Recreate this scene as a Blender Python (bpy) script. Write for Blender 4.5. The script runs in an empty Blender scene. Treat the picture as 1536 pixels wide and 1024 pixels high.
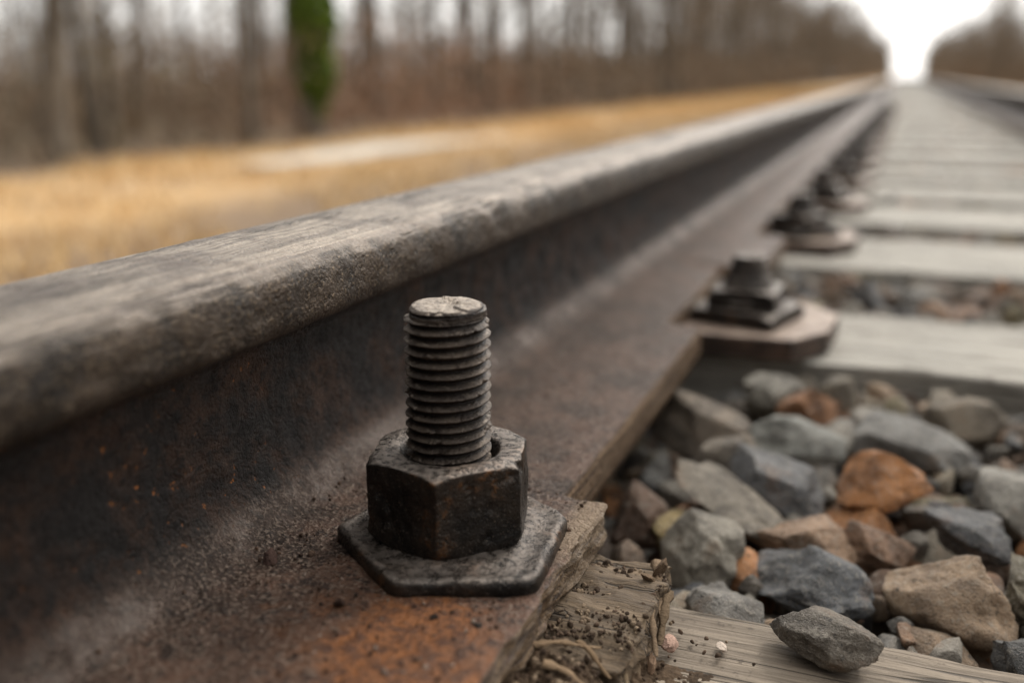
import bpy, bmesh, math, random
import numpy as np
from mathutils import Vector, noise as mn
random.seed(7); rng=np.random.default_rng(11)
sc=bpy.context.scene
ZC=0.165   # camera height above sleeper top (z=0)

# ------------------------------------------------------------------ helpers
def mk(name,V,F,mat,smooth=True,col=None,parent=None):
    V=np.asarray(V,dtype=np.float32)
    me=bpy.data.meshes.new(name)
    if isinstance(F,np.ndarray):
        n=F.shape[1]
        me.vertices.add(len(V)); me.vertices.foreach_set('co',V.ravel())
        me.loops.add(F.size); me.loops.foreach_set('vertex_index',F.ravel().astype(np.int32))
        me.polygons.add(len(F)); me.polygons.foreach_set('loop_start',np.arange(0,F.size,n,dtype=np.int32))
        me.update(calc_edges=True); me.validate()
    else:
        me.from_pydata(V.tolist(),[],F)
    if smooth: me.polygons.foreach_set('use_smooth',[True]*len(me.polygons))
    if col is not None:
        a=me.color_attributes.new('Col','FLOAT_COLOR','POINT')
        c=np.ones((len(V),4),dtype=np.float32); c[:,:3]=col
        a.data.foreach_set('color',c.ravel())
    me.update()
    ob=bpy.data.objects.new(name,me); sc.collection.objects.link(ob)
    if mat: me.materials.append(mat)
    if parent: ob.parent=parent
    return ob
def empty(name):
    e=bpy.data.objects.new(name,None); e.empty_display_size=.02; sc.collection.objects.link(e); return e
def fr(p,oct=4): return mn.fractal(Vector(p),0.8,2.1,oct)

class NT:
    def __init__(s,name):
        s.m=bpy.data.materials.new(name); s.m.use_nodes=True
        s.n=s.m.node_tree.nodes; s.l=s.m.node_tree.links
        s.b=s.n['Principled BSDF']; s.tc=s.n.new('ShaderNodeTexCoord')
    def setv(s,sock,v):
        if hasattr(v,'links') or isinstance(v,bpy.types.NodeSocket): s.l.new(v,sock)
        else:
            if isinstance(v,tuple) and len(v)==3 and sock.type=='RGBA': v=v+(1,)
            sock.default_value=v
    def vec(s,scale=(1,1,1),loc=(0,0,0)):
        m=s.n.new('ShaderNodeMapping'); s.l.new(s.tc.outputs['Object'],m.inputs['Vector'])
        m.inputs['Scale'].default_value=scale; m.inputs['Location'].default_value=loc; return m.outputs[0]
    def noise(s,scale,detail=6,rough=.6,vec=None,dist=0):
        t=s.n.new('ShaderNodeTexNoise'); t.inputs['Scale'].default_value=scale
        t.inputs['Detail'].default_value=min(detail,5); t.inputs['Roughness'].default_value=rough; t.inputs['Distortion'].default_value=dist
        s.l.new(vec if vec else s.tc.outputs['Object'],t.inputs['Vector']); return t.outputs['Fac']
    def mr(s,v,a,b,c=0,d=1,smooth=True):
        t=s.n.new('ShaderNodeMapRange'); t.interpolation_type='SMOOTHSTEP' if smooth else 'LINEAR'
        s.setv(t.inputs['Value'],v); t.inputs['From Min'].default_value=a; t.inputs['From Max'].default_value=b
        t.inputs['To Min'].default_value=c; t.inputs['To Max'].default_value=d; return t.outputs[0]
    def math(s,op,a,b=0.,clamp=False):
        t=s.n.new('ShaderNodeMath'); t.operation=op; t.use_clamp=clamp; s.setv(t.inputs[0],a); s.setv(t.inputs[1],b); return t.outputs[0]
    def mix(s,f,a,b,mode='MIX'):
        t=s.n.new('ShaderNodeMix'); t.data_type='RGBA'; t.blend_type=mode
        s.setv(t.inputs[0],f); s.setv(t.inputs[6],a); s.setv(t.inputs[7],b); return t.outputs[2]
    def xyz(s):
        t=s.n.new('ShaderNodeSeparateXYZ'); s.l.new(s.tc.outputs['Object'],t.inputs[0]); return t.outputs
    def nz(s):
        g=s.n.new('ShaderNodeNewGeometry'); t=s.n.new('ShaderNodeSeparateXYZ'); s.l.new(g.outputs['Normal'],t.inputs[0]); return t.outputs[2]
    def attr(s,name='Col'):
        a=s.n.new('ShaderNodeAttribute'); a.attribute_name=name; return a.outputs['Color']
    def bump(s,h,dist,strength=1.,prev=None):
        t=s.n.new('ShaderNodeBump'); t.inputs['Strength'].default_value=strength; t.inputs['Distance'].default_value=dist
        s.setv(t.inputs['Height'],h)
        if prev: s.l.new(prev,t.inputs['Normal'])
        return t.outputs[0]
    def out(s,col,rough,metal=0.,nrm=None,spec=.5):
        s.setv(s.b.inputs['Base Color'],col); s.setv(s.b.inputs['Roughness'],rough); s.setv(s.b.inputs['Metallic'],metal)
        s.b.inputs['Specular IOR Level'].default_value=spec
        if nrm: s.l.new(nrm,s.b.inputs['Normal'])
        return s.m

# ------------------------------------------------------------------ materials
def mat_rail():
    t=NT('rail_steel'); X,Y,Z=t.xyz(); nz=t.nz()
    n1=t.noise(45,8,.65); n2=t.noise(300,6,.7); n3=t.noise(900,4,.6); big=t.noise(14,4,.6)
    st=t.noise(1,7,.7,t.vec((420,9,420)))
    web=t.mix(t.mr(n1,.40,.66),(.008,.0045,.003),(.052,.021,.008))
    web=t.mix(t.mr(n2,.5,.62,0,.85),web,(.006,.004,.003))
    web=t.mix(t.math('MULTIPLY',t.mr(n2,.37,.32),t.mr(big,.42,.55)),web,(.46,.16,.03))
    hs=t.mix(t.mr(n1,.35,.65),(.011,.008,.006),(.062,.043,.029))
    hs=t.mix(t.mr(n3,.54,.68,0,.8),hs,(.20,.145,.09))
    hs=t.mix(t.mr(n2,.42,.32,0,.8),hs,(.008,.006,.004))
    # highlight along the rounded gauge corner, painted in as a paler colour
    rim_hi=t.math('MULTIPLY',t.mr(nz,.35,.62),t.mr(nz,.97,.80))
    rim_hi=t.math('MULTIPLY',rim_hi,t.mr(Z,ZC-.060,ZC-.056))
    crack=t.mr(t.math('ABSOLUTE',t.math('SUBTRACT',t.noise(1,4,.6,t.vec((130,7,130)),.4),.5)),.0,.024,1,0)
    crack=t.math('MULTIPLY',crack,t.mr(big,.40,.50))
    top=t.mix(t.mr(st,.3,.7),(.085,.068,.056),(.40,.335,.27))
    top=t.mix(t.mr(n1,.42,.66,0,.8),top,(.085,.063,.049))
    top=t.mix(t.math('MULTIPLY',crack,.92),top,(.010,.008,.006))
    foot=t.mix(t.mr(n1,.35,.65),(.030,.018,.013),(.115,.066,.046))
    foot=t.mix(t.mr(n2,.48,.62,0,.9),foot,(.014,.008,.006))
    foot=t.mix(t.math('MULTIPLY',t.mr(n3,.5,.62),.65),foot,(.28,.215,.17))
    fil=t.math('MULTIPLY',t.mr(Z,ZC-.1325,ZC-.1295),t.mr(Z,ZC-.1205,ZC-.1265))
    foot=t.mix(t.math('MULTIPLY',fil,t.mr(n1,.42,.64,.1,.7)),foot,(.27,.23,.205))
    gr=t.noise(1,6,.7,t.vec((500,14,700)))
    side=t.mix(t.mr(gr,.35,.68),(.05,.028,.017),(.30,.20,.12))
    foot=t.mix(t.mr(Z,ZC-.1378,ZC-.1388),foot,side)
    c=t.mix(t.mr(Z,ZC-.128,ZC-.119),foot,web)
    c=t.mix(t.mr(Z,ZC-.0765,ZC-.0705),c,hs)
    c=t.mix(t.math('MULTIPLY',t.mr(nz,.70,.95),t.mr(Z,ZC-.058,ZC-.054)),c,top)
    c=t.mix(t.math('MULTIPLY',rim_hi,t.mr(n1,.35,.6,.15,.7)),c,(.26,.22,.185))
    r=t.mr(n2,.3,.7,.24,.50)
    r=t.math('ADD',r,t.math('MULTIPLY',t.mr(Z,ZC-.0765,ZC-.085),t.mr(Z,ZC-.128,ZC-.12,0,.3)))
    r=t.math('SUBTRACT',r,t.math('MULTIPLY',fil,.05))
    h=t.math('ADD',t.math('MULTIPLY',n1,1.2),t.math('ADD',n2,t.math('MULTIPLY',n3,.5)))
    h=t.math('MULTIPLY',h,t.mr(Z,ZC-.0765,ZC-.068,1,.45))
    b=t.bump(h,.0030,.9); b=t.bump(t.math('MULTIPLY',st,t.mr(nz,.8,.95,0,1)),.0010,.5,b)
    b=t.bump(t.math('MULTIPLY',crack,t.mr(Z,ZC-.058,ZC-.052,0,-1)),.0018,.9,b)
    m=t.mr(Z,ZC-.128,ZC-.119,.55,.0)
    m2=t.mr(Z,ZC-.0765,ZC-.07,0,.65)
    return t.out(c,r,t.math('ADD',m,m2),b)
def mat_plate():
    t=NT('rusted_plate'); X,Y,Z=t.xyz(); nz=t.nz()
    n1=t.noise(45,8,.65); n2=t.noise(300,6,.7); n3=t.noise(900,4,.6)
    c=t.mix(t.mr(n1,.35,.65),(.034,.019,.013),(.13,.068,.043))
    c=t.mix(t.mr(n2,.48,.62,0,.9),c,(.015,.008,.006))
    c=t.mix(t.math('MULTIPLY',t.mr(n3,.5,.62),.55),c,(.26,.195,.15))
    vm=t.n.new('ShaderNodeVectorMath'); vm.operation='DISTANCE'; t.l.new(t.tc.outputs['Object'],vm.inputs[0]); vm.inputs[1].default_value=(-.098,.190,ZC-.1335)
    d=t.math('ADD',vm.outputs['Value'],t.math('MULTIPLY',t.math('SUBTRACT',n1,.5),.12))
    rust=t.mix(t.mr(n2,.36,.62),(.33,.125,.038),(.10,.042,.022))
    c=t.mix(t.mr(d,.042,.006,0,.85),c,rust)
    gr=t.noise(1,6,.7,t.vec((500,20,900)))
    side=t.mix(t.mr(gr,.35,.68),(.035,.020,.012),(.28,.185,.105))
    c=t.mix(t.mr(nz,.75,.35),c,side)
    edge=t.math('MULTIPLY',t.mr(X,-.092,-.081),t.mr(Y,.235,.262))
    c=t.mix(t.math('MULTIPLY',edge,t.mr(gr,.3,.6,.3,.85)),c,(.23,.165,.105))
    h=t.math('ADD',n1,t.math('ADD',n2,t.math('MULTIPLY',n3,.5)))
    b=t.bump(h,.0025,.9); b=t.bump(gr,.0010,.5,b)
    return t.out(c,t.mr(n2,.3,.7,.30,.58),t.mr(nz,.5,.8,0,.4),b)
def mat_bolt(name,dark=1.,topdust=1.,rust=1.):
    t=NT(name); nz=t.nz(); X,Y,Z=t.xyz()
    n1=t.noise(70,7,.65); n2=t.noise(380,6,.7); n3=t.noise(1400,4,.6)
    c=t.mix(t.mr(n1,.35,.65),(.011*dark,.0095*dark,.0085*dark),(.040*dark,.030*dark,.023*dark))
    c=t.mix(t.math('MULTIPLY',t.mr(n1,.54,.68,0,rust),t.mr(n2,.45,.6)),c,(.18,.075,.022))
    c=t.mix(t.mr(n3,.60,.72),c,(.18,.15,.125))
    c=t.mix(t.math('MULTIPLY',t.mr(nz,.5,.9),t.mr(n2,.38,.62,.05,.75*topdust)),c,(.30,.255,.22))
    b=t.bump(t.math('ADD',n2,t.math('MULTIPLY',n3,.6)),.0008,.75); b=t.bump(n1,.0018,.5,b)
    return t.out(c,t.mr(n2,.3,.7,.20,.46),.6,b)
def mat_bear():
    t=NT('bearing_plate_rust'); nz=t.nz(); n1=t.noise(50,6,.65); n2=t.noise(300,5,.7)
    c=t.mix(t.mr(n1,.35,.65),(.03,.019,.014),(.10,.06,.042))
    c=t.mix(t.mr(nz,.6,.95),c,t.mix(t.mr(n1,.35,.65),(.17,.115,.085),(.36,.28,.22)))  # upward faces paler: dusty tan with the lit look of the top painted in
    return t.out(c,t.mr(n2,.3,.7,.32,.6),.2,t.bump(n2,.0015,.7))
def mat_thread():
    t=NT('thread_steel'); nz=t.nz(); X,Y,Z=t.xyz()
    n1=t.noise(90,6,.6); n2=t.noise(500,6,.7); n3=t.noise(1800,3,.6)
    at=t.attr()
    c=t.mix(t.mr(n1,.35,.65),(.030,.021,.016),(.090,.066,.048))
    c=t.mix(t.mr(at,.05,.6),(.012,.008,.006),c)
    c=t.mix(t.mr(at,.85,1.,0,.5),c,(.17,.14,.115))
    c=t.mix(t.mr(n2,.52,.66),c,(.022,.013,.008))
    c=t.mix(t.mr(nz,.80,.96),c,t.mix(t.mr(n2,.35,.65),(.13,.10,.075),(.38,.32,.26)))
    b=t.bump(t.math('ADD',n2,t.math('MULTIPLY',n3,.6)),.0008,.7)
    return t.out(c,t.mr(n2,.3,.7,.26,.48),.5,b)
def mat_wood(name,ca,cb,cd,bs=1.):
    t=NT(name); X,Y,Z=t.xyz()
    g=t.noise(1,8,.7,t.vec((7,220,220)),.3); g2=t.noise(1,5,.6,t.vec((25,900,900))); n=t.noise(12,5,.6); n2=t.noise(350,5,.6)
    cr_=t.mr(t.math('ABSOLUTE',t.math('SUBTRACT',t.noise(1,3,.6,t.vec((4,75,75)),.3),.5)),.0,.016,1,0)
    c=t.mix(t.mr(g,.3,.7),ca,cb); c=t.mix(t.mr(g2,.5,.7,0,.7),c,cd)
    c=t.mix(t.mr(n,.45,.7,0,.7),c,tuple(x*.5 for x in cb)); c=t.mix(t.mr(n2,.60,.70,0,.6),c,cd)
    c=t.mix(t.math('MULTIPLY',cr_,.8),c,tuple(x*.4 for x in cd))
    b=t.bump(g,.002*bs,.7); b=t.bump(g2,.0010*bs,.7,b); b=t.bump(n2,.0008,.6,b); b=t.bump(t.math('MULTIPLY',cr_,-1.),.0015,.7,b)
    return t.out(c,.75,0.,b,.4)
def mat_rock():
    t=NT('ballast_stone'); at=t.attr(); nz=t.nz()
    n1=t.noise(60,7,.65); n2=t.noise(350,6,.75); n3=t.noise(1300,3,.7)
    c=t.mix(1.,at,t.mix(t.mr(n1,.3,.7),(.45,.41,.37),(1.4,1.35,1.28)),'MULTIPLY')
    c=t.mix(t.mr(n1,.56,.68,0,.5),c,(.20,.115,.062))
    c=t.mix(t.mr(n2,.52,.66,0,.5),c,(.42,.375,.31)); c=t.mix(t.mr(n2,.45,.32,0,.8),c,(.018,.015,.012))
    c=t.mix(t.mr(n3,.56,.66,0,.4),c,(.47,.42,.36))
    b=t.bump(n1,.006,.7); b=t.bump(t.math('ADD',n2,t.math('MULTIPLY',n3,.5)),.0032,.9,b)
    return t.out(c,.6,0.,b,.5)
def mat_dirt():
    t=NT('dirt_crumb'); at=t.attr(); n=t.noise(700,5,.7)
    return t.out(t.mix(1.,at,t.mix(n,(.4,.4,.4),(1.6,1.6,1.6)),'MULTIPLY'),.9,0.,t.bump(n,.0012,.9),.2)
def mat_ground():
    t=NT('ground_soil'); X,Y,Z=t.xyz()
    wob=t.math('MULTIPLY',t.math('SUBTRACT',t.noise(1.2,5,.6),.5),1.4)
    xx=t.math('ADD',t.math('SUBTRACT',X,.05),wob)
    soil=t.mix(t.noise(150,6,.7),(.022,.016,.012),(.08,.06,.045))
    gold=t.mix(t.mr(t.noise(2.2,6,.65),.35,.65),(.62,.39,.175),(.38,.26,.16))
    gold=t.mix(t.mr(t.noise(9,4,.6),.45,.7,0,.6),gold,(.72,.54,.33))
    litter=t.mix(t.noise(6,6,.7),(.10,.075,.055),(.26,.19,.13))
    near=t.mix(t.noise(8,6,.7),(.15,.11,.08),(.34,.245,.165))
    ax=t.math('ABSOLUTE',xx)
    c=t.mix(t.mr(ax,.7,.95),soil,near); c=t.mix(t.mr(ax,2.6,3.7),c,gold); c=t.mix(t.mr(ax,4.6,5.6),c,litter)
    return t.out(c,.95,0.,t.bump(t.noise(60,6,.7),.01,.6),.1)
def mat_simple(name,a,b,scale=8,rough=.9,attr=False):
    t=NT(name); n=t.noise(scale,5,.6)
    c=t.mix(t.mr(n,.3,.7),a,b)
    if attr: c=t.mix(1.,c,t.attr(),'MULTIPLY')
    return t.out(c,rough,0.,None,.2)
M_rail=mat_rail(); M_plate=mat_plate(); M_nut=mat_bolt('nut_steel',1.,.9,.7); M_wash=mat_bolt('washer_steel',1.2,.65,.6); M_thr=mat_thread()
M_bear=mat_bear()
M_wood=mat_wood('sleeper_wood',(.22,.20,.17),(.58,.545,.48),(.12,.10,.08))
M_wood1=mat_wood('sleeper_wood_brown',(.11,.085,.062),(.30,.245,.185),(.055,.04,.028),.8)
M_shim=mat_wood('shim_wood',(.06,.042,.027),(.22,.155,.095),(.03,.02,.013),.8)
M_rock=mat_rock(); M_dirt=mat_dirt(); M_ground=mat_ground()

# ------------------------------------------------------------------ rounded box
def axis(a,b,step,r):
    n=max(2,int((b-a)/step)+1); s=set(np.round(np.linspace(a,b,n),6).tolist())
    for k in (.15,.4,.75,1.1): s.add(round(a+r*k,6)); s.add(round(b-r*k,6))
    return sorted(s)
def rbox(name,lo,hi,step,r,disp,mat,parent=None):
    ax=[axis(lo[i],hi[i],step if not isinstance(step,tuple) else step[i],r) for i in range(3)]
    idx={}; V=[]; F=[]
    def vid(i,j,k):
        key=(i,j,k)
        if key not in idx: idx[key]=len(V); V.append((ax[0][i],ax[1][j],ax[2][k]))
        return idx[key]
    n=[len(a)-1 for a in ax]
    for i in range(n[0]):
        for j in range(n[1]):
            F.append((vid(i,j,0),vid(i,j+1,0),vid(i+1,j+1,0),vid(i+1,j,0))); F.append((vid(i,j,n[2]),vid(i+1,j,n[2]),vid(i+1,j+1,n[2]),vid(i,j+1,n[2])))
    for i in range(n[0]):
        for k in range(n[2]):
            F.append((vid(i,0,k),vid(i+1,0,k),vid(i+1,0,k+1),vid(i,0,k+1))); F.append((vid(i,n[1],k),vid(i,n[1],k+1),vid(i+1,n[1],k+1),vid(i+1,n[1],k)))
    for j in range(n[1]):
        for k in range(n[2]):
            F.append((vid(0,j,k),vid(0,j,k+1),vid(0,j+1,k+1),vid(0,j+1,k))); F.append((vid(n[0],j,k),vid(n[0],j+1,k),vid(n[0],j+1,k+1),vid(n[0],j,k+1)))
    P=np.array(V); inner=np.clip(P,np.array(lo)+r,np.array(hi)-r); d=P-inner; L=np.linalg.norm(d,axis=1,keepdims=True); L[L==0]=1
    P=np.where(np.linalg.norm(d,axis=1,keepdims=True)>0,inner+r*d/L,P)
    if disp:
        for q in range(len(P)):
            P[q]+=disp(P[q],d[q]/L[q])
    return mk(name,P,F,mat,True,None,parent)

# ------------------------------------------------------------------ rails
def rail(name,cx,mirror,edgef):
    half=[(0,-.0478),(.008,-.0479),(.016,-.0483),(.0215,-.0492),(.0245,-.0508),(.0262,-.0530),(.0272,-.056),(.0277,-.060),(.0278,-.0645),(.0272,-.0675),(.0255,-.0693),(.0225,-.0703),
          (.015,-.0735),(.009,-.0765),(.0062,-.080),(.0052,-.086),(.005,-.095),(.005,-.105),(.0055,-.113),(.007,-.120),(.0105,-.1260),(.0155,-.130),(.022,-.1325)]
    pts=[half[0]]
    for a,b in zip(half[:-1],half[1:]):
        L=math.hypot(b[0]-a[0],b[1]-a[1]); n=max(1,int(L/.0015))
        for k in range(1,n+1): pts.append((a[0]+(b[0]-a[0])*k/n,a[1]+(b[1]-a[1])*k/n))
    ys=list(np.arange(-.4,0,.01))+list(np.arange(0,.6,.002))+list(np.arange(.6,1.2,.005))
    for e in (.5485,.5495,.739,.741,.904,.906): ys.append(e)
    y=1.2
    while y<330: y+=max(.01,y*.02); ys.append(y)
    ys=sorted(set(ys))
    NU=24
    V=[];
    for Y in ys:
        ed=edgef(Y)-(-.1805)   # offset of the foot edge from the web centre
        row=[]
        R=list(pts)
        for k in range(1,NU+1):
            u=k/NU; R.append((.022+(ed-.022)*u,-.1325-.005*u))
        R+= [(ed+.0008,-.1387),(ed+.001,-.142),(ed+.001,-.147),(ed+.001,-.152),(ed,-.1565),(ed*.5,-.157),(0,-.157)]
        Lh=[]
        for (dx,z) in reversed(R[1:-1]):
            Lh.append((-min(dx,.066) if dx>.022 else -dx,z))
        full=R+Lh
        for (dx,z) in full:
            x=cx+(dx if not mirror else -dx)
            if Y<1.3 and dx>-.02 and not mirror:
                p=(x*60,Y*45,z*60)
                a=fr(p,5)*.0006+fr((x*200,Y*160,z*200+9),3)*.00028
                if -.125<z: a+= min(0,fr((x*35+5,Y*22,z*35),3)+.25)*.0016   # chips on head
                if z<-.075 and z>-.125: a+=fr((x*110,Y*110,z*110),4)*.0010
                nx=1 if dx>.02 and z>-.07 or (z<-.075 and z>-.12) else .3
                x+=a*nx; z+=a*(1-nx*.6)
            row.append((x,Y,z+ZC))
        V+=row
    m=len(row); F=[]
    for i in range(len(ys)-1):
        for j in range(m):
            a=i*m+j; b=i*m+(j+1)%m; q=(a,b,b+m,a+m)
            F.append(q if mirror else q[::-1])
    F.append(tuple(range(m)) if not mirror else tuple(range(m))[::-1])
    return mk(name,V,F,M_rail)
def edgeL(Y):
    if Y<.549: return -.0966
    if Y<.740: return -.117
    if Y<.905: return -.088
    return -.117
rail('steel_rail',-.1805,False,edgeL)
rail('steel_rail.001',.370,True,lambda Y:-.130)

# ------------------------------------------------------------------ base plate under the first bolt
def dplate(p,nr):
    x,y,z=p; a=fr((x*60,y*60,z*60),4)*.0007+fr((x*220,y*220,z*220),3)*.00025
    ch=max(0,fr((x*70+3,y*70,z*120),4)-.05)*.004*max(0,min(1,(x+.095)/.015))
    j=fr((3,y*40,z*260),4)*.0022*max(0,min(1,(x+.09)/.01))
    return np.array([a-ch+j*.8,-ch*(1 if y>.27 else 0)+fr((x*90,1,z*200),3)*.001*(y>.28),a*.8-ch*.5*(z>ZC-.14)])
rbox('tie_plate',(-.160,-.05,ZC-.1485),(-.0785,.2905,ZC-.1335),(.002,.0022,.0016),.0016,dplate,M_plate)
def dshim(p,nr):
    x,y,z=p
    return np.array([fr((1,y*90,z*300),4)*.003,fr((x*40,5,z*250),4)*.0015,fr((x*45,y*110,7),4)*.0013+fr((x*90,y*90,3),3)*.0012-.004*max(0,min(1,(.25-y)/.02))])
rbox('wooden_shim',(-.15,.228,ZC-.1640),(-.0555,.2845,ZC-.1492),(.0018,.0014,.0015),.0015,dshim,M_shim)

# ------------------------------------------------------------------ sleepers
def dsl(p,nr):
    x,y,z=p
    e=fr((x*9,y*14,z*14),3)*.0022
    g=-abs(fr((x*5,y*100,z*100),4))*.0012
    return np.array([0,e*.8+fr((x*30,1,z*60),3)*.0016*(abs(nr[1])>.3),g*abs(nr[2])+e*.4])
sl=[(.120,.2915),(.608,.748),(.93,1.115),(1.226,1.42),(1.51,1.70)]
y=1.805
while y<4: sl.append((y,y+.19)); y+=.295
k=0
for (a,b) in sl:
    x1=.57+random.uniform(-.02,.02); st=(.006,.003,.006) if k<2 else ((.012,.01,.012) if k<6 else (.06,.03,.03))
    rbox('railway_sleeper' if k==0 else 'railway_sleeper.%03d'%k,(-.40,a,-.085),(x1,b,random.uniform(-.0015,.0005)),st,.003,dsl,M_wood1 if k==0 else M_wood); k+=1
V=[];F=[]
while y<250:
    w=.19; x1=.57+random.uniform(-.02,.02); zt=random.uniform(-.003,.001); i=len(V)
    for (yy,zz) in ((y,-.08),(y,zt-.005),(y+.005,zt),(y+w-.005,zt),(y+w,zt-.005),(y+w,-.08)):
        V+=[(-.4,yy,zz),(x1,yy,zz)]
    for q in range(5): F.append((i+2*q,i+2*q+1,i+2*q+3,i+2*q+2))
    F.append(tuple(i+2*q for q in range(6))); F.append(tuple(i+2*q+1 for q in range(6))[::-1]); y+=.295
mk('distant_railway_sleepers',V,F,M_wood,False)

# ------------------------------------------------------------------ bolt parts
def lathe(name,rows,ntheta,rf,mat,parent,center,closed_top=True):
    V=[];C=[]
    for ri,rw in enumerate(rows):
        for j in range(ntheta):
            th=2*math.pi*j/ntheta; r,z,c=rf(ri,rw,th); V.append((center[0]+r*math.cos(th),center[1]+r*math.sin(th),z)); C.append((c,c,c))
    F=[]
    for i in range(len(rows)-1):
        for j in range(ntheta):
            a=i*ntheta+j; b=i*ntheta+(j+1)%ntheta; F.append((a,b,b+ntheta,a+ntheta))
    if closed_top: F.append(tuple((len(rows)-1)*ntheta+j for j in range(ntheta)))
    return mk(name,V,F,mat,True,np.array(C),parent)
def hex_r(th,phi,ap,ns=6):
    s_=360/ns; d=(math.degrees(th)-phi)%s_-s_/2
    return ap/math.cos(math.radians(d))
def smin(a,b,k):
    h=max(0,min(1,.5+.5*(b-a)/k)); return b*(1-h)+a*h-k*h*(1-h)
def nut(center,z0,z1,ap,phi,hole,parent,nt=360,sl_=1.9,ns=6,name='nut'):
    H=z1-z0
    rows=[('s',u) for u in np.concatenate([np.linspace(0,.2,10),np.linspace(.22,.7,12),np.linspace(.72,1,20)])]
    rows+=[('t',u) for u in np.linspace(.06,1,16)]+[('h',u) for u in np.linspace(.1,1,8)]
    cx,cy=center
    def side(u,th):
        z=z0+H*u; rh=hex_r(th,phi,ap,ns)*(1-.02*u)
        lim=1.0 if ns==6 else 1.18
        rc=ap*lim+(z1-z)*sl_+.0002; rb=ap*(1.00 if ns==6 else 1.3)+(z-z0)*1.2
        return smin(smin(rh,rc,.0010),rb,.0025),z
    def rf(ri,rw,th):
        k,u=rw; ct,st_=math.cos(th),math.sin(th)
        hl=hole*(1+.03*fr((ct*2,st_*2,4),3))
        if k=='s': r,z=side(u,th)
        elif k=='t':
            r0,_=side(1,th); z=z1+.0004*math.sin(min(1,u)*math.pi); r=r0+(hl-r0)*u
        else: r=hl-.0030*u**.8; z=z1-.0045*u
        a=fr((ct*r*90+cx*100,st_*r*90,z*90),4)*.0004
        dent=max(0,fr((ct*r*140+2,st_*r*140,z*140+cx*50),3)-.22)*.0016
        return r+a-dent,z+a*.4,1
    return lathe(name,rows,nt,rf,M_nut,parent,center,closed_top=False)
def shaft(center,z0,z1,R,pitch,parent,nt=240,rows_n=420,flare=0,mat=None):
    rows=list(np.linspace(z0,z1,rows_n)); rows+=[('c',u) for u in np.linspace(.1,1,10)]
    rin=R-(.0019 if not flare else .0006)
    def rad(z,th):
        ph=(z/pitch-th/(2*math.pi))%1; h=1-abs(2*ph-1)
        h=max(0,min(1,(h-.10)*1.18)); h=min(h,.95)
        r=rin+(R-rin)*h
        top=z1-z
        if top<.0034: r=min(r,R-.0015+.0003*math.sin(th*3)) 
        if top<.0009: r-= (.0009-top)*.9
        r+=flare*max(0,1-(z-z0)/(z1-z0)*1.15)**1.6
        return r,h
    def rf(ri,rw,th):
        ct,st_=math.cos(th),math.sin(th)
        if isinstance(rw,tuple):
            u=rw[1]; r,h=rad(z1,th); r=r*(1-u*.985)
            z=z1+.0005*fr((ct*r*300,st_*r*300,2),4)*min(1,u*3)+(.0007 if (ct*r*.8+st_*r*.6+.0025*fr((ct*r*200,st_*r*200,8),2))>.002 else 0)*min(1,u*6)
            return r,z,1
        r,h=rad(rw,th); a=fr((ct*1.5,st_*1.5,rw*220),4)*.00018; chip=max(0,fr((ct*2.6,st_*2.6,rw*330+4),3)-.25)*.0022*h
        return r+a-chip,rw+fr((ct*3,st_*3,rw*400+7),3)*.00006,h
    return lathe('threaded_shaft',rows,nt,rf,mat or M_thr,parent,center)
def washer(center,z0,z1,poly,parent,nt=300,rough=1):
    cx,cy=center; P=[(a-cx,b-cy) for a,b in poly]; n=len(P); R=[]
    for j in range(nt):
        th=2*math.pi*j/nt; dx,dy=math.cos(th),math.sin(th); best=1
        for k in range(n):
            (x1,y1),(x2,y2)=P[k],P[(k+1)%n]; ex,ey=x2-x1,y2-y1; den=dx*ey-dy*ex
            if abs(den)<1e-9: continue
            t=(x1*ey-y1*ex)/den; s=(x1*dy-y1*dx)/den
            if t>0 and -1e-6<=s<=1+1e-6: best=min(best,t)
        R.append(best)
    R=np.array(R); w=7; ker=np.hanning(2*w+3)[1:-1]; ker/=ker.sum()
    R=np.convolve(np.concatenate([R[-w:],R,R[:w]]),ker,'valid')
    H=z1-z0; rr=.0022
    prof=[(0,z0,-.0006),(0,z0+H*.25,0),(0,z0+H*.5,0)]
    for a in np.linspace(0,90,8): prof.append((0,z1-rr+rr*math.sin(math.radians(a)),-rr+rr*math.cos(math.radians(a))))
    rows=[('p',)+p for p in prof]+[('i',u) for u in np.linspace(.03,.62,26)]
    def rf(ri,rw,th):
        j=int(round(th/(2*math.pi)*nt))%nt; r0=R[j]; ct,st_=math.cos(th),math.sin(th)
        if rw[0]=='p': z=rw[2]; r=r0+rw[3]
        else:
            u=rw[1]; r=(r0-rr)*(1-u); z=z1-.0007*math.sin(min(1,u*4)*math.pi)+.0012*u
        a=fr((ct*r*80+cx*30,st_*r*80,z*80),4)*.0006*rough
        return r+a,z+a*.8,1
    return lathe('washer',rows,nt,rf,M_wash,parent,center,closed_top=True)

BC=(-.1149,.2486)
bolt=empty('track_bolt')
poly=[(-.1475,.2363),(-.1150,.2105),(-.0795,.2250),(-.0842,.2680),(-.108,.283),(-.140,.268)]
washer(BC,ZC-.1350,ZC-.1290,poly,bolt)
nut(BC,ZC-.1298,ZC-.1045,.0223,-74.2,.0152,bolt)
shaft(BC,ZC-.122,ZC-.0620,.0125,.0031,bolt)

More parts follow.
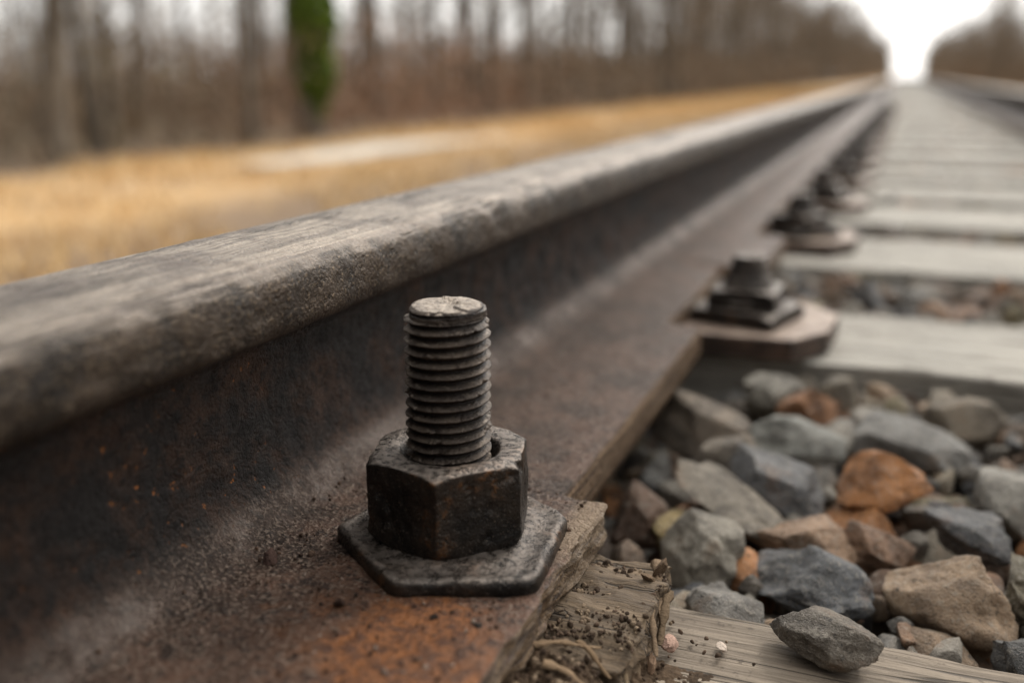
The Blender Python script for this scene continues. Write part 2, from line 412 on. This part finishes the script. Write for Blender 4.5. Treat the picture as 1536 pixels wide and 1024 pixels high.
def bolt2(name,c,zb,ang,full):
    e=empty(name)
    nt=120 if full else 48
    nut(c,zb-.003,zb+.006,.029,ang+10,.020,e,120 if full else 60,1.6,4,'square_washer')
    nut(c,zb+.005,zb+.018,.0215,ang+22,.013,e,120 if full else 60,1.5,4,'square_nut')
    shaft(c,zb+.010,zb+.038,.0115,.0033,e,100 if full else 36,120 if full else 30,flare=.012,mat=M_nut)
    px,py=c[0]+.012,c[1]
    V=[]; pts=[(-.050,-.050),(.022,-.048),(.041,-.018),(.044,.030),(.022,.060),(-.050,.060)]
    F=[];n=len(pts)
    prof=[(1,zb-.016),(1,zb-.0045),(.985,zb-.0032),(.93,zb-.003)]
    for s,z in prof: V+=[(px+a*s,py+b*s,z) for a,b in pts]
    for i in range(3):
        for j in range(n): F.append((i*n+j,i*n+(j+1)%n,(i+1)*n+(j+1)%n,(i+1)*n+j))
    F.append(tuple(3*n+j for j in range(n)))
    mk('bearing_plate',V,F,M_bear,False,None,e)
bolt2('track_bolt.001',(-.083,.640),ZC-.148,20,True)
yy=[1.03,1.34,1.62]+[1.90+.295*i for i in range(14)]
for i,y_ in enumerate(yy): bolt2('track_bolt.%03d'%(i+2),(-.086,y_),ZC-.150,random.uniform(0,90),i<2)

# ------------------------------------------------------------------ rocks
ico={}
for s in (1,2,3,4,5):
    bm=bmesh.new(); bmesh.ops.create_icosphere(bm,subdivisions=s,radius=1); bm.verts.ensure_lookup_table()
    ico[s]=(np.array([v.co[:] for v in bm.verts]),np.array([[v.index for v in f.verts] for f in bm.faces])); bm.free()
def unit(n):
    v=rng.normal(size=(n,3)); return v/np.linalg.norm(v,axis=1,keepdims=True)
def rock(sub,size,aspect=None,npl=12,rough=.012,sharp=1.,rot=None,fine=0):
    v,f=ico[sub]; v=v.copy()
    for nrm,d in zip(unit(npl),rng.uniform(.42,.86,npl)):
        dt=v@nrm; o=dt>d; v[o]-=((dt[o]-d)*sharp)[:,None]*nrm
    for k in range(9):
        w=rng.normal(size=3)*rng.uniform(3,16); v+=(np.sin(v@w+rng.uniform(0,6))*rough*rng.uniform(.3,1))[:,None]*unit(1)
    if fine:
        o=rng.uniform(0,50)
        nv=np.array([fr((a*2.2+o,b*2.2,c*2.2),5) for a,b,c in v]); v=v*(1+nv[:,None]*fine)
        for nrm,d in zip(unit(16),rng.uniform(.60,.86,16)):
            dt=v@nrm; q=dt>d; v[q]-=((dt[q]-d)*.88)[:,None]*nrm
    if aspect is None: aspect=rng.uniform(.6,1.15,3)
    v*=np.array(aspect)*size*.5*1.25
    if rot is None:
        q=rng.normal(size=4); q/=np.linalg.norm(q); w,x,y,z=q
        Rm=np.array([[1-2*(y*y+z*z),2*(x*y-z*w),2*(x*z+y*w)],[2*(x*y+z*w),1-2*(x*x+z*z),2*(y*z-x*w)],[2*(x*z-y*w),2*(y*z+x*w),1-2*(x*x+y*y)]])
    else:
        a,b=math.radians(rot[0]),math.radians(rot[1]); Rz=np.array([[math.cos(a),-math.sin(a),0],[math.sin(a),math.cos(a),0],[0,0,1]]); Ry=np.array([[math.cos(b),0,math.sin(b)],[0,1,0],[-math.sin(b),0,math.cos(b)]]); Rm=Rz@Ry
    return v@Rm.T,f
class Acc:
    def __init__(s): s.V=[];s.F=[];s.C=[];s.n=0
    def add(s,v,f,c):
        s.V.append(v); s.F.append(f+s.n); s.C.append(np.tile(np.array(c),(len(v),1))); s.n+=len(v)
    def make(s,name,mat,smooth=True): return mk(name,np.concatenate(s.V),np.concatenate(s.F),mat,smooth,np.concatenate(s.C))
pal=[(.18,.175,.165),(.12,.125,.128),(.085,.09,.10),(.34,.245,.165),(.20,.115,.07),(.15,.095,.065),(.29,.275,.245),(.22,.19,.145),(.40,.18,.065),(.14,.12,.10),(.24,.225,.20),(.20,.17,.09),(.28,.175,.11),(.17,.12,.085)]
def rc():
    return np.array(random.choice(pal))*random.uniform(.75,1.3)
acc=Acc()
heroes=[ # x,y,z,size,aspect,rotz,col
 (.006,.427,ZC-.170,.041,(1.05,.75,.72),20,(.48,.21,.07)),
 (-.035,.422,ZC-.177,.050,(1.1,.85,.66),-20,(.13,.137,.15)),
 (.030,.349,ZC-.176,.044,(1.0,.85,.78),10,(.36,.26,.175)),
 (-.018,.374,ZC-.178,.040,(1.1,.8,.62),0,(.36,.24,.16)),
 (-.013,.338,ZC-.178,.048,(1.05,.7,.6),-15,(.11,.12,.135)),
 (-.060,.355,ZC-.178,.033,(.9,1,.95),40,(.30,.28,.24)),
 (-.035,.478,ZC-.175,.048,(1,.85,.66),0,(.25,.26,.245)),
 (-.078,.492,ZC-.179,.054,(1.1,.6,.66),-30,(.22,.18,.14)),
 (-.068,.455,ZC-.184,.040,(1,.8,.85),30,(.23,.20,.165)),
 (-.073,.378,ZC-.183,.028,(1,1,.85),0,(.26,.195,.075)),
 (-.046,.396,ZC-.175,.045,(1.2,.7,.36),-25,(.22,.195,.16)),
 (-.091,.387,ZC-.183,.034,(.8,1.2,.8),20,(.19,.12,.085)),
 (-.032,.530,ZC-.173,.036,(1,.7,.75),0,(.40,.20,.10)),
 (.042,.398,ZC-.175,.034,(1.1,.9,.62),0,(.10,.105,.115)),
 (.062,.362,ZC-.174,.034,(1,.9,.75),0,(.16,.14,.095)),
 (-.052,.540,ZC-.176,.042,(1.2,.7,.7),10,(.25,.24,.21)),
 (.060,.440,ZC-.173,.045,(1,.8,.66),30,(.28,.27,.245)),
 (.015,.490,ZC-.175,.050,(1.1,.8,.58),0,(.21,.21,.205)),
 (.005,.385,ZC-.182,.034,(1,.8,.7),60,(.24,.14,.085)),
 (.055,.318,ZC-.180,.034,(1,.8,.8),0,(.13,.135,.14)),
 (.045,.545,ZC-.175,.043,(1,.8,.7),40,(.24,.20,.15)),
 (.090,.500,ZC-.175,.046,(1,.8,.7),70,(.16,.165,.17)),
]
for (x,y_,z,s,asp,rz,c) in heroes:
    v,f=rock(5,s,asp,10,.008,1.,(rz,rng.uniform(-15,15)),.16); acc.add(v+np.array([x,y_,z]),f,c)
hp=np.array([(h[0],h[1]) for h in heroes])
def fillrocks(x0,x1,y0,y1,sz,sub,layers,ztop,avoid=False,fine=0):
    for L in range(layers):
        st=sz*.82; zz=ztop-sz*.5-L*sz*.62
        for x in np.arange(x0,x1,st):
            for y_ in np.arange(y0,y1,st):
                px,py=x+rng.uniform(-.4,.4)*st,y_+rng.uniform(-.4,.4)*st
                s=sz*rng.choice([.55,.8,1,1.15,1.35])
                dz=rng.uniform(-.35,.2)*sz
                if avoid and px<-.065: dz-=.009+min(.02,max(0,-.085-px)*.6)
                if avoid and L==0:
                    dd=np.min(np.hypot(hp[:,0]-px,hp[:,1]-py))
                    if dd<.021: continue
                    if dd<.030: s*=.75
                v,f=rock(sub if L==0 else max(2,sub-1),s,None,12,.014,fine=fine if L==0 else 0); acc.add(v+np.array([px,py,zz+dz]),f,rc())
fillrocks(-.125,.13,.306,.596,.026,4,2,-.005,True,.14)
fillrocks(-.12,.17,.31,.595,.013,3,1,-.012,True)
fillrocks(.13,.60,.308,.595,.028,3,2,-.004)
fillrocks(-.37,-.20,-.1,.598,.032,2,1,-.010)
gaps=[(sl[i][1],sl[i+1][0]) for i in range(1,len(sl)-1)]
for i,(a,b) in enumerate(gaps):
    fillrocks(-.14,.57,a+.014,b-.008,.024,3 if i<2 else 2,2 if i<2 else 1,-.003)
yq=sl[-1][1]
while yq<9: 
    fillrocks(-.12,.56,yq+.012,yq+.1,.030,1,1,-.002); yq+=.295
fillrocks(.60,.76,-.1,4,.038,2,1,-.012)
fillrocks(-.60,-.40,-.1,4,.038,1,1,-.012)
acc.make('ballast_gravel',M_rock)
a1=Acc(); v,f=rock(5,.031,(1.25,.66,.50),8,.012,.85,(-26,5),.16); v[:,2]=np.maximum(v[:,2],-.0065); a1.add(v+np.array([-.0075,.2745,ZC-.1590]),f,(.14,.122,.10)); a1.make('pebble',M_rock)

# ------------------------------------------------------------------ dirt heap and crumbs
X0,X1,Y0,Y1=-.082,-.030,.150,.268
def dz_(x,y_):
    m=math.exp(-(max(0,x+.071)/.017)**2)*max(0,min(1,(y_-.15)*40))*max(0,min(1,(.262-y_)*25))
    h=.0175*m-.002
    h+=(fr((x*120,y_*120,1),5)*.0034+abs(fr((x*420,y_*420,4),3))*.0016)*min(1,m*4+.15)
    return h
V=[];F=[];C=[];nx_,ny_=150,260
for i in range(nx_):
    for j in range(ny_):
        x=X0+(X1-X0)*i/(nx_-1); y_=Y0+(Y1-Y0)*j/(ny_-1)
        V.append((x,y_,dz_(x,y_))); c=.5+.5*fr((x*90,y_*90,5),3)+.3*fr((x*600,y_*600,5),2); C.append((.045+.10*c,.030+.067*c,.019+.042*c))
for i in range(nx_-1):
    for j in range(ny_-1): a=i*ny_+j; F.append((a,a+ny_,a+ny_+1,a+1))
mk('dirt_heap',V,F,M_dirt,True,np.clip(np.array(C),.01,1))
cr=Acc()
def footz(x): return ZC-.1325-.005*max(0,(x+.1585)/.06) if x>-.1585 else ZC-.130
for i in range(1100):
    x=random.uniform(-.168,-.082); y_=random.uniform(.13,.30)
    if math.hypot(x-BC[0],y_-BC[1])<.032: continue
    z=max(footz(x),ZC-.1335 if y_<.288 else -1); s=random.choice([.0003,.0004,.0005,.0007,.0010])*random.uniform(.7,1.4)
    if random.random()<.02: s*=1.8
    v,f=rock(2,s,None,7,.05); c=random.choice([(.035,.022,.017),(.05,.03,.02),(.08,.05,.035),(.10,.06,.04),(.26,.20,.16)]); cr.add(v+np.array([x,y_,z+s*.15]),f,c)
for i in range(1700):
    x=-.080+abs(random.gauss(0,.020)); y_=random.uniform(.16,.28)
    z=max(.0003,dz_(x,y_) if x<X1 and y_<Y1 else 0)
    if x<-.055 and y_>.232: z=max(z,ZC-.150)
    if z<.001 and random.random()<.75: continue
    s=random.choice([.0004,.0006,.0009,.0012,.0016])*random.uniform(.7,1.4)
    v,f=rock(2,s,None,7,.05); c=random.choice([(.05,.033,.022),(.08,.054,.036),(.12,.08,.055),(.25,.185,.125)]); cr.add(v+np.array([x,y_,z+s*.1]),f,c)
for (x,y_,z,s,c) in [(-.0505,.262,.0025,.0055,(.50,.33,.26)),(-.036,.268,.001,.0035,(.6,.5,.42)),(-.053,.250,.003,.0045,(.36,.24,.16)),(-.128,.223,ZC-.1325,.0035,(.04,.028,.022)),(-.100,.205,ZC-.1335,.003,(.04,.03,.024)),(-.156,.215,ZC-.132,.005,(.06,.035,.028)),(-.126,.203,ZC-.1335,.0045,(.05,.03,.022)),(-.088,.206,ZC-.1335,.0032,(.03,.024,.02)),(-.010,.235,.0008,.0022,(.3,.26,.22)),(-.028,.245,.0008,.0025,(.2,.15,.11)),(-.0575,.279,ZC-.148,.006,(.12,.08,.05)),(-.060,.272,ZC-.148,.004,(.16,.11,.07))]:
    v,f=rock(4,s,(1.3,.8,.5),9,.04,fine=.2); cr.add(v+np.array([x,y_,z]),f,c)
cr.make('dirt_crumbs',M_dirt)
sp=Acc()
def stick(p,d,L,w,c):
    p=np.array(p);d=np.array(d,float);d/=np.linalg.norm(d); s=np.cross(d,(0,0,1)); s/=np.linalg.norm(s); u=np.cross(s,d); vs=[];N=8
    for i in range(N+1):
        t=i/N; ww=w*(1-.6*t)*(1+.3*math.sin(i*2.1)); q=p+d*L*t+u*.001*math.sin(t*5)
        for k in range(5): a=2*math.pi*k/5; vs.append(q+s*ww*math.cos(a)+u*ww*.5*math.sin(a))
    fs=[]
    for i in range(N):
        for k in range(5): a=i*5+k;b=i*5+(k+1)%5; fs+=[(a,b,b+5),(a,b+5,a+5)]
    sp.add(np.array(vs),np.array(fs),c)
stick((-.079,.222,.0185),(.8,.6,-.15),.020,.0014,(.22,.15,.09)); stick((-.074,.215,.0185),(1,.2,-.45),.016,.0018,(.24,.165,.10)); stick((-.070,.232,.016),(.9,-.5,-.3),.014,.0012,(.18,.12,.07))
stick((-.060,.285,.0165),(.3,-1,-.3),.022,.0018,(.24,.17,.11)); stick((-.063,.245,.014),(.5,-.9,-.4),.018,.0015,(.22,.16,.10)); stick((-.078,.205,.018),(.6,-.8,-.2),.015,.0013,(.20,.14,.09))
stick((-.054,.275,.012),(.1,-1,-.35),.020,.0022,(.17,.12,.075)); stick((-.057,.262,.013),(.35,-.8,-.4),.016,.0016,(.24,.17,.11))
sp.make('wood_splinters',M_dirt)

# ------------------------------------------------------------------ terrain
xs=[-320,-120,-60,-30,-15,-9,-6,-5,-4,-3,-2.2,-1.7,-1.3,-1.0,-.75,-.6,-.5,-.3,0,.3,.5,.65,.82,1.0,1.2,1.45,1.7,2.2,3,4,5,6,9,15,30,60,120,320]
ysg=[-30,-10,-4,-2,-1,-.5,0,.5,1,1.5,2,3,4,5,6,8,10,13,17,22,30,40,60,90,130,200,320,520]
def gz(x,y_):
    ax=abs(x-.11)
    if ax<.70: return -.055
    t=min(1,(ax-.70)/.85); t=t*t*(3-2*t); return -.055-(.38)*t+ (.03*fr((x*.4,y_*.4,0),3) if ax>1.5 else 0)
V=[(x,y_,gz(x,y_)) for x in xs for y_ in ysg]; m=len(ysg); F=[(i*m+j,(i+1)*m+j,(i+1)*m+j+1,i*m+j+1) for i in range(len(xs)-1) for j in range(m-1)]
mk('ground',V,F,M_ground)
M_path=mat_simple('pale_gravel',(.50,.46,.40),(.66,.62,.55),9)
V=[];F=[]
for i in range(21):
    y_=5.8+i*.19; t=i/20; w=.28*math.sin(math.pi*min(1,(t+.05)*.95))**.6+.02; xc=-4.15+.42*t
    for s in (-1,-.3,.3,1): V.append((xc+s*w,y_,max(gz(xc-.4,y_),gz(xc+.4,y_),gz(xc,y_))+.006+.004*(1-abs(s))))
for i in range(20):
    for k in range(3): a=i*4+k; F.append((a,a+1,a+5,a+4))
mk('gravel_path',V,F,M_path)

N=42000; M_grass=mat_simple('dry_grass',(.60,.40,.185),(.80,.60,.34),1.5,.9)
gx=-rng.uniform(2.0,5.4,N); gy=rng.uniform(0,1,N)**1.6*45; 
gx[:6000]=rng.uniform(2.2,5.2,6000)
clump=np.array([fr((a*1.3,b*1.3,2),2) for a,b in zip(gx,gy)]); keep=clump>-.1; gx=gx[keep];gy=gy[keep]
onp=(gx<-3.5)&(gx>-4.5)&(gy>5.7)&(gy<9.7); gx=gx[~onp];gy=gy[~onp];N=len(gx)
g0=np.array([gz(a,b) for a,b in zip(gx,gy)])
h=rng.uniform(.03,.10,N); w=rng.uniform(.004,.010,N)*(1+gy*.05); an=rng.uniform(0,6.28,N); lx=rng.normal(0,.03,N); ly=rng.normal(0,.03,N)
V=np.zeros((N,3,3)); V[:,0]=np.c_[gx-w*np.cos(an),gy-w*np.sin(an),g0-.005]; V[:,1]=np.c_[gx+w*np.cos(an),gy+w*np.sin(an),g0-.005]; V[:,2]=np.c_[gx+lx,gy+ly,g0+h]
mk('dry_grass_field',V.reshape(-1,3),np.arange(N*3).reshape(-1,3),M_grass,False)

# ------------------------------------------------------------------ woodland
class Tubes:
    def __init__(s): s.V=[];s.F=[];s.n=0
    def tube(s,P,R,k):
        for p,r in zip(P,R):
            for i in range(k): a=2*math.pi*i/k; s.V.append((p[0]+r*math.cos(a),p[1]+r*math.sin(a),p[2]))
        for j in range(len(P)-1):
            for i in range(k): a=s.n+j*k+i; b=s.n+j*k+(i+1)%k; s.F.append((a,b,b+k,a+k))
        s.n=len(s.V)
def tree_geo(T,x,y_,h,r,ends,lean=.05):
    z=gz(x,y_)-.05; P=[];R=[];lx,ly=random.gauss(0,lean),random.gauss(0,lean); px,py=x,y_
    for i in range(8):
        t=i/7; P.append((px,py,z+h*t)); R.append(r*(1-.8*t)*(1.35 if i==0 else 1)); px+=lx*h/7+random.gauss(0,lean*.24*h/3); py+=ly*h/7+random.gauss(0,lean*.24*h/3)
    T.tube(P,R,7)
    for b in range(random.randint(7,11)):
        t=random.uniform(.10,.95); i=int(t*7); f=t*7-i; j=min(7,i+1); p=[P[i][q]*(1-f)+P[j][q]*f for q in range(3)]
        an=random.uniform(0,6.28); L=h*random.uniform(.12,.28)*(1.2-t*.6); up=random.uniform(.3,1.1); Q=[];S=[]
        r0=r*(1-.8*t)*random.uniform(.3,.55)
        for k in range(4):
            u=k/3; Q.append((p[0]+math.cos(an)*L*u,p[1]+math.sin(an)*L*u,p[2]+L*u*up*(.7+.5*u))); S.append(r0*(1-.8*u))
            if k: ends.append((Q[-1],L*.45))
        T.tube(Q,S,4)
def twigs(E,per,wid,colr):
    c=np.array([e[0] for e in E]); s=np.array([e[1] for e in E]); n=len(E)*per
    c=np.repeat(c,per,0); s=np.repeat(s,per); p=c+rng.normal(size=(n,3))*s[:,None]*.55
    d=rng.normal(size=(n,3)); d[:,2]=np.abs(d[:,2])+.4; d/=np.linalg.norm(d,axis=1,keepdims=True)
    L=rng.uniform(.15,.5,n)*np.clip(s,.25,1.2)
    sd=np.cross(d,rng.normal(size=(n,3))); sd/=np.linalg.norm(sd,axis=1,keepdims=True); W=wid*rng.uniform(.6,1.5,n)*(1+p[:,1]*.03)
    V=np.zeros((n,3,3)); V[:,0]=p-sd*W[:,None]; V[:,1]=p+sd*W[:,None]; V[:,2]=p+d*L[:,None]
    col=np.repeat(np.array(colr)[rng.integers(0,len(colr),n)],3,0)
    return V.reshape(-1,3),col
M_bark=mat_simple('bark',(.08,.066,.052),(.20,.17,.135),3)
M_twig=mat_simple('bare_twigs',(.8,.8,.8),(1.1,1.05,1),2,.9,True)
cols=[(.23,.19,.15),(.29,.23,.17),(.19,.15,.115),(.31,.23,.16),(.28,.26,.21)]
TV=[];TC=[]
T=Tubes(); E=[]
for i in range(60):
    x=-random.uniform(5.5,15); y_=random.uniform(1,26); tree_geo(T,x,y_,random.uniform(4,8),random.uniform(.03,.09),E)
for (x,y_,r) in [(-5.6,5.5,.09),(-6.2,6.6,.06),(-5.4,7.6,.045),(-6.6,12.2,.09),(-5.9,14.5,.08),(-6.4,17.5,.11),(-5.6,4.6,.05),(-7.5,11.5,.06)]: tree_geo(T,x,y_,7,r,E)
v,c=twigs(E,14,.006,cols); TV.append(v);TC.append(c)
E=[]
for i in range(190):
    y_=26+random.random()**1.2*130; x=-random.uniform(5.0,13); tree_geo(T,x,y_,random.uniform(5.5,9),random.uniform(.05,.12),E)
for i in range(190):
    y_=8+random.random()**1.3*150; x=random.uniform(5.0,14); tree_geo(T,x,y_,random.uniform(4.5,7),random.uniform(.05,.12),E)
for i in range(90):
    y_=random.uniform(140,330); x=random.choice([-1,1])*random.uniform(4.6,8); tree_geo(T,x,y_,random.uniform(6,9),random.uniform(.08,.14),E)
v,c=twigs(E,14,.014,cols); TV.append(v);TC.append(c)
mk('distant_woodland',T.V,T.F,M_bark)
N=140000; side=rng.random(N)<.75
by=np.where(side,rng.random(N)**1.3*70,8+rng.random(N)**1.3*110); bx=np.where(side,-5.1-rng.random(N)**.8*9,5+rng.random(N)*8)
far=rng.random(N)<.12; by=np.where(far,rng.uniform(70,330,N),by); bx=np.where(far,np.sign(rng.random(N)-.5)*rng.uniform(4.4,8,N),bx)
lump=np.array([.6+1.1*abs(fr((a*.35,b*.25,3),2)) for a,b in zip(bx,by)])
hh=.95*(1+by*.008)*lump*np.where(far,1.6,1); bz=rng.random(N)**1.9*hh*1.3-.46
p=np.c_[bx,by,bz]; d=rng.normal(size=(N,3)); d[:,2]=np.abs(d[:,2])*1.3+.3; d/=np.linalg.norm(d,axis=1,keepdims=True)
L=rng.uniform(.12,.40,N)*(1+by*.01); sd=np.cross(d,rng.normal(size=(N,3))); sd/=np.linalg.norm(sd,axis=1,keepdims=True); W=rng.uniform(.004,.012,N)*(1+by*.04)
V=np.zeros((N,3,3)); V[:,0]=p-sd*W[:,None]; V[:,1]=p+sd*W[:,None]; V[:,2]=p+d*L[:,None]
bc=np.array([(.23,.18,.135),(.29,.215,.155),(.18,.145,.11),(.33,.245,.165),(.28,.245,.195)])[rng.integers(0,5,N)]
red=np.exp(-((bx+6.2)**2+(by-12.5)**2/6)/2.5); bc=bc*(1-red[:,None]*.7)+np.array((.46,.26,.17))*red[:,None]*.7
grn=np.exp(-((bx+6)**2+(by-6.5)**2)/1.5); bc=bc*(1-grn[:,None]*.4)+np.array((.18,.18,.10))*grn[:,None]*.4
TV.append(V.reshape(-1,3)); TC.append(np.repeat(bc,3,0))
V=np.concatenate(TV); C=np.concatenate(TC)
mk('distant_brush',V,np.arange(len(V)).reshape(-1,3),M_twig,False,C)
ivy=empty('ivy_covered_tree'); T=Tubes(); E=[]; IX,IY=-5.62,8.95
tree_geo(T,IX,IY,7,.10,E,.004); mk('trunk_and_limbs',T.V,T.F,M_bark,True,None,ivy)
v,c=twigs(E,40,.006,cols); mk('twigs',v,np.arange(len(v)).reshape(-1,3),M_twig,False,c,ivy)
N=18000; hz=rng.random(N); an=rng.uniform(0,6.28,N); rad=(.21+.05*np.sin(hz*37)+.04*np.sin(hz*17+an*2))*np.clip(hz*8+.05,.2,1)*np.clip((1-hz)*3,.1,1)*rng.uniform(.7,1.15,N)
p=np.c_[IX+.08+rad*np.cos(an),IY+rad*np.sin(an),-.24+hz*4.6]
d=unit(N)*rng.uniform(.02,.045,N)[:,None]; e=unit(N)*rng.uniform(.02,.045,N)[:,None]
V=np.stack([p-d,p+e,p+d,p-e],1).reshape(-1,3)
cc=np.array([(.10,.165,.025),(.16,.25,.03),(.05,.085,.018),(.22,.31,.045)])[rng.integers(0,4,N)]
mk('ivy_leaves',V,np.arange(N*4).reshape(-1,4),mat_simple('ivy_leaf',(.85,.85,.85),(1.15,1.15,1),6,.6,True),False,np.repeat(cc,4,0),ivy)

# ------------------------------------------------------------------ light, sky, camera
w=bpy.data.worlds.new('World'); sc.world=w; w.use_nodes=True; nt=w.node_tree; bg=nt.nodes['Background']
sk=nt.nodes.new('ShaderNodeTexSky'); sk.sky_type='NISHITA'; sk.sun_disc=False; EL,AZ=44,18
sk.sun_elevation=math.radians(EL); sk.sun_rotation=math.radians(AZ); sk.air_density=1.0; sk.dust_density=2; sk.ozone_density=1
hs=nt.nodes.new('ShaderNodeHueSaturation'); hs.inputs['Saturation'].default_value=.3
nt.links.new(sk.outputs[0],hs.inputs['Color'])
dirv=Vector((math.sin(math.radians(AZ))*math.cos(math.radians(EL)),math.cos(math.radians(AZ))*math.cos(math.radians(EL)),math.sin(math.radians(EL))))
# thin bright overcast: cloud veil brighter around the hidden sun
tc=nt.nodes.new('ShaderNodeTexCoord'); dp=nt.nodes.new('ShaderNodeVectorMath'); dp.operation='DOT_PRODUCT'; dp.inputs[1].default_value=dirv
nt.links.new(tc.outputs['Generated'],dp.inputs[0])
mr=nt.nodes.new('ShaderNodeMapRange'); mr.inputs['From Min'].default_value=-.1; mr.inputs['From Max'].default_value=1; mr.inputs['To Min'].default_value=2.0; mr.inputs['To Max'].default_value=19
nt.links.new(dp.outputs['Value'],mr.inputs['Value'])
cc_=nt.nodes.new('ShaderNodeVectorMath'); cc_.operation='SCALE'; cc_.inputs[0].default_value=(1,.98,.945); nt.links.new(mr.outputs[0],cc_.inputs['Scale'])
mx=nt.nodes.new('ShaderNodeMix'); mx.data_type='RGBA'; mx.inputs[0].default_value=.8
nt.links.new(hs.outputs[0],mx.inputs[6]); nt.links.new(cc_.outputs[0],mx.inputs[7]); nt.links.new(mx.outputs[2],bg.inputs['Color']); bg.inputs['Strength'].default_value=.15
sd_=bpy.data.lights.new('sun','SUN'); sd_.energy=1.5; sd_.angle=math.radians(12); sd_.color=(1,.93,.83)
so=bpy.data.objects.new('sun',sd_); sc.collection.objects.link(so)
so.rotation_euler=dirv.to_track_quat('Z','Y').to_euler()
cd=bpy.data.cameras.new('camera'); cam=bpy.data.objects.new('camera',cd); sc.collection.objects.link(cam); sc.camera=cam
cam.location=(0,0,ZC); cam.rotation_euler=(math.radians(90-14.9),0,math.radians(20.97)); cd.lens=35; cd.sensor_width=36; cd.clip_start=.01; cd.clip_end=1500
cd.dof.use_dof=True; cd.dof.focus_distance=.298; cd.dof.aperture_fstop=5.0
sc.view_settings.view_transform='Standard'; sc.view_settings.look='None'; sc.view_settings.exposure=0
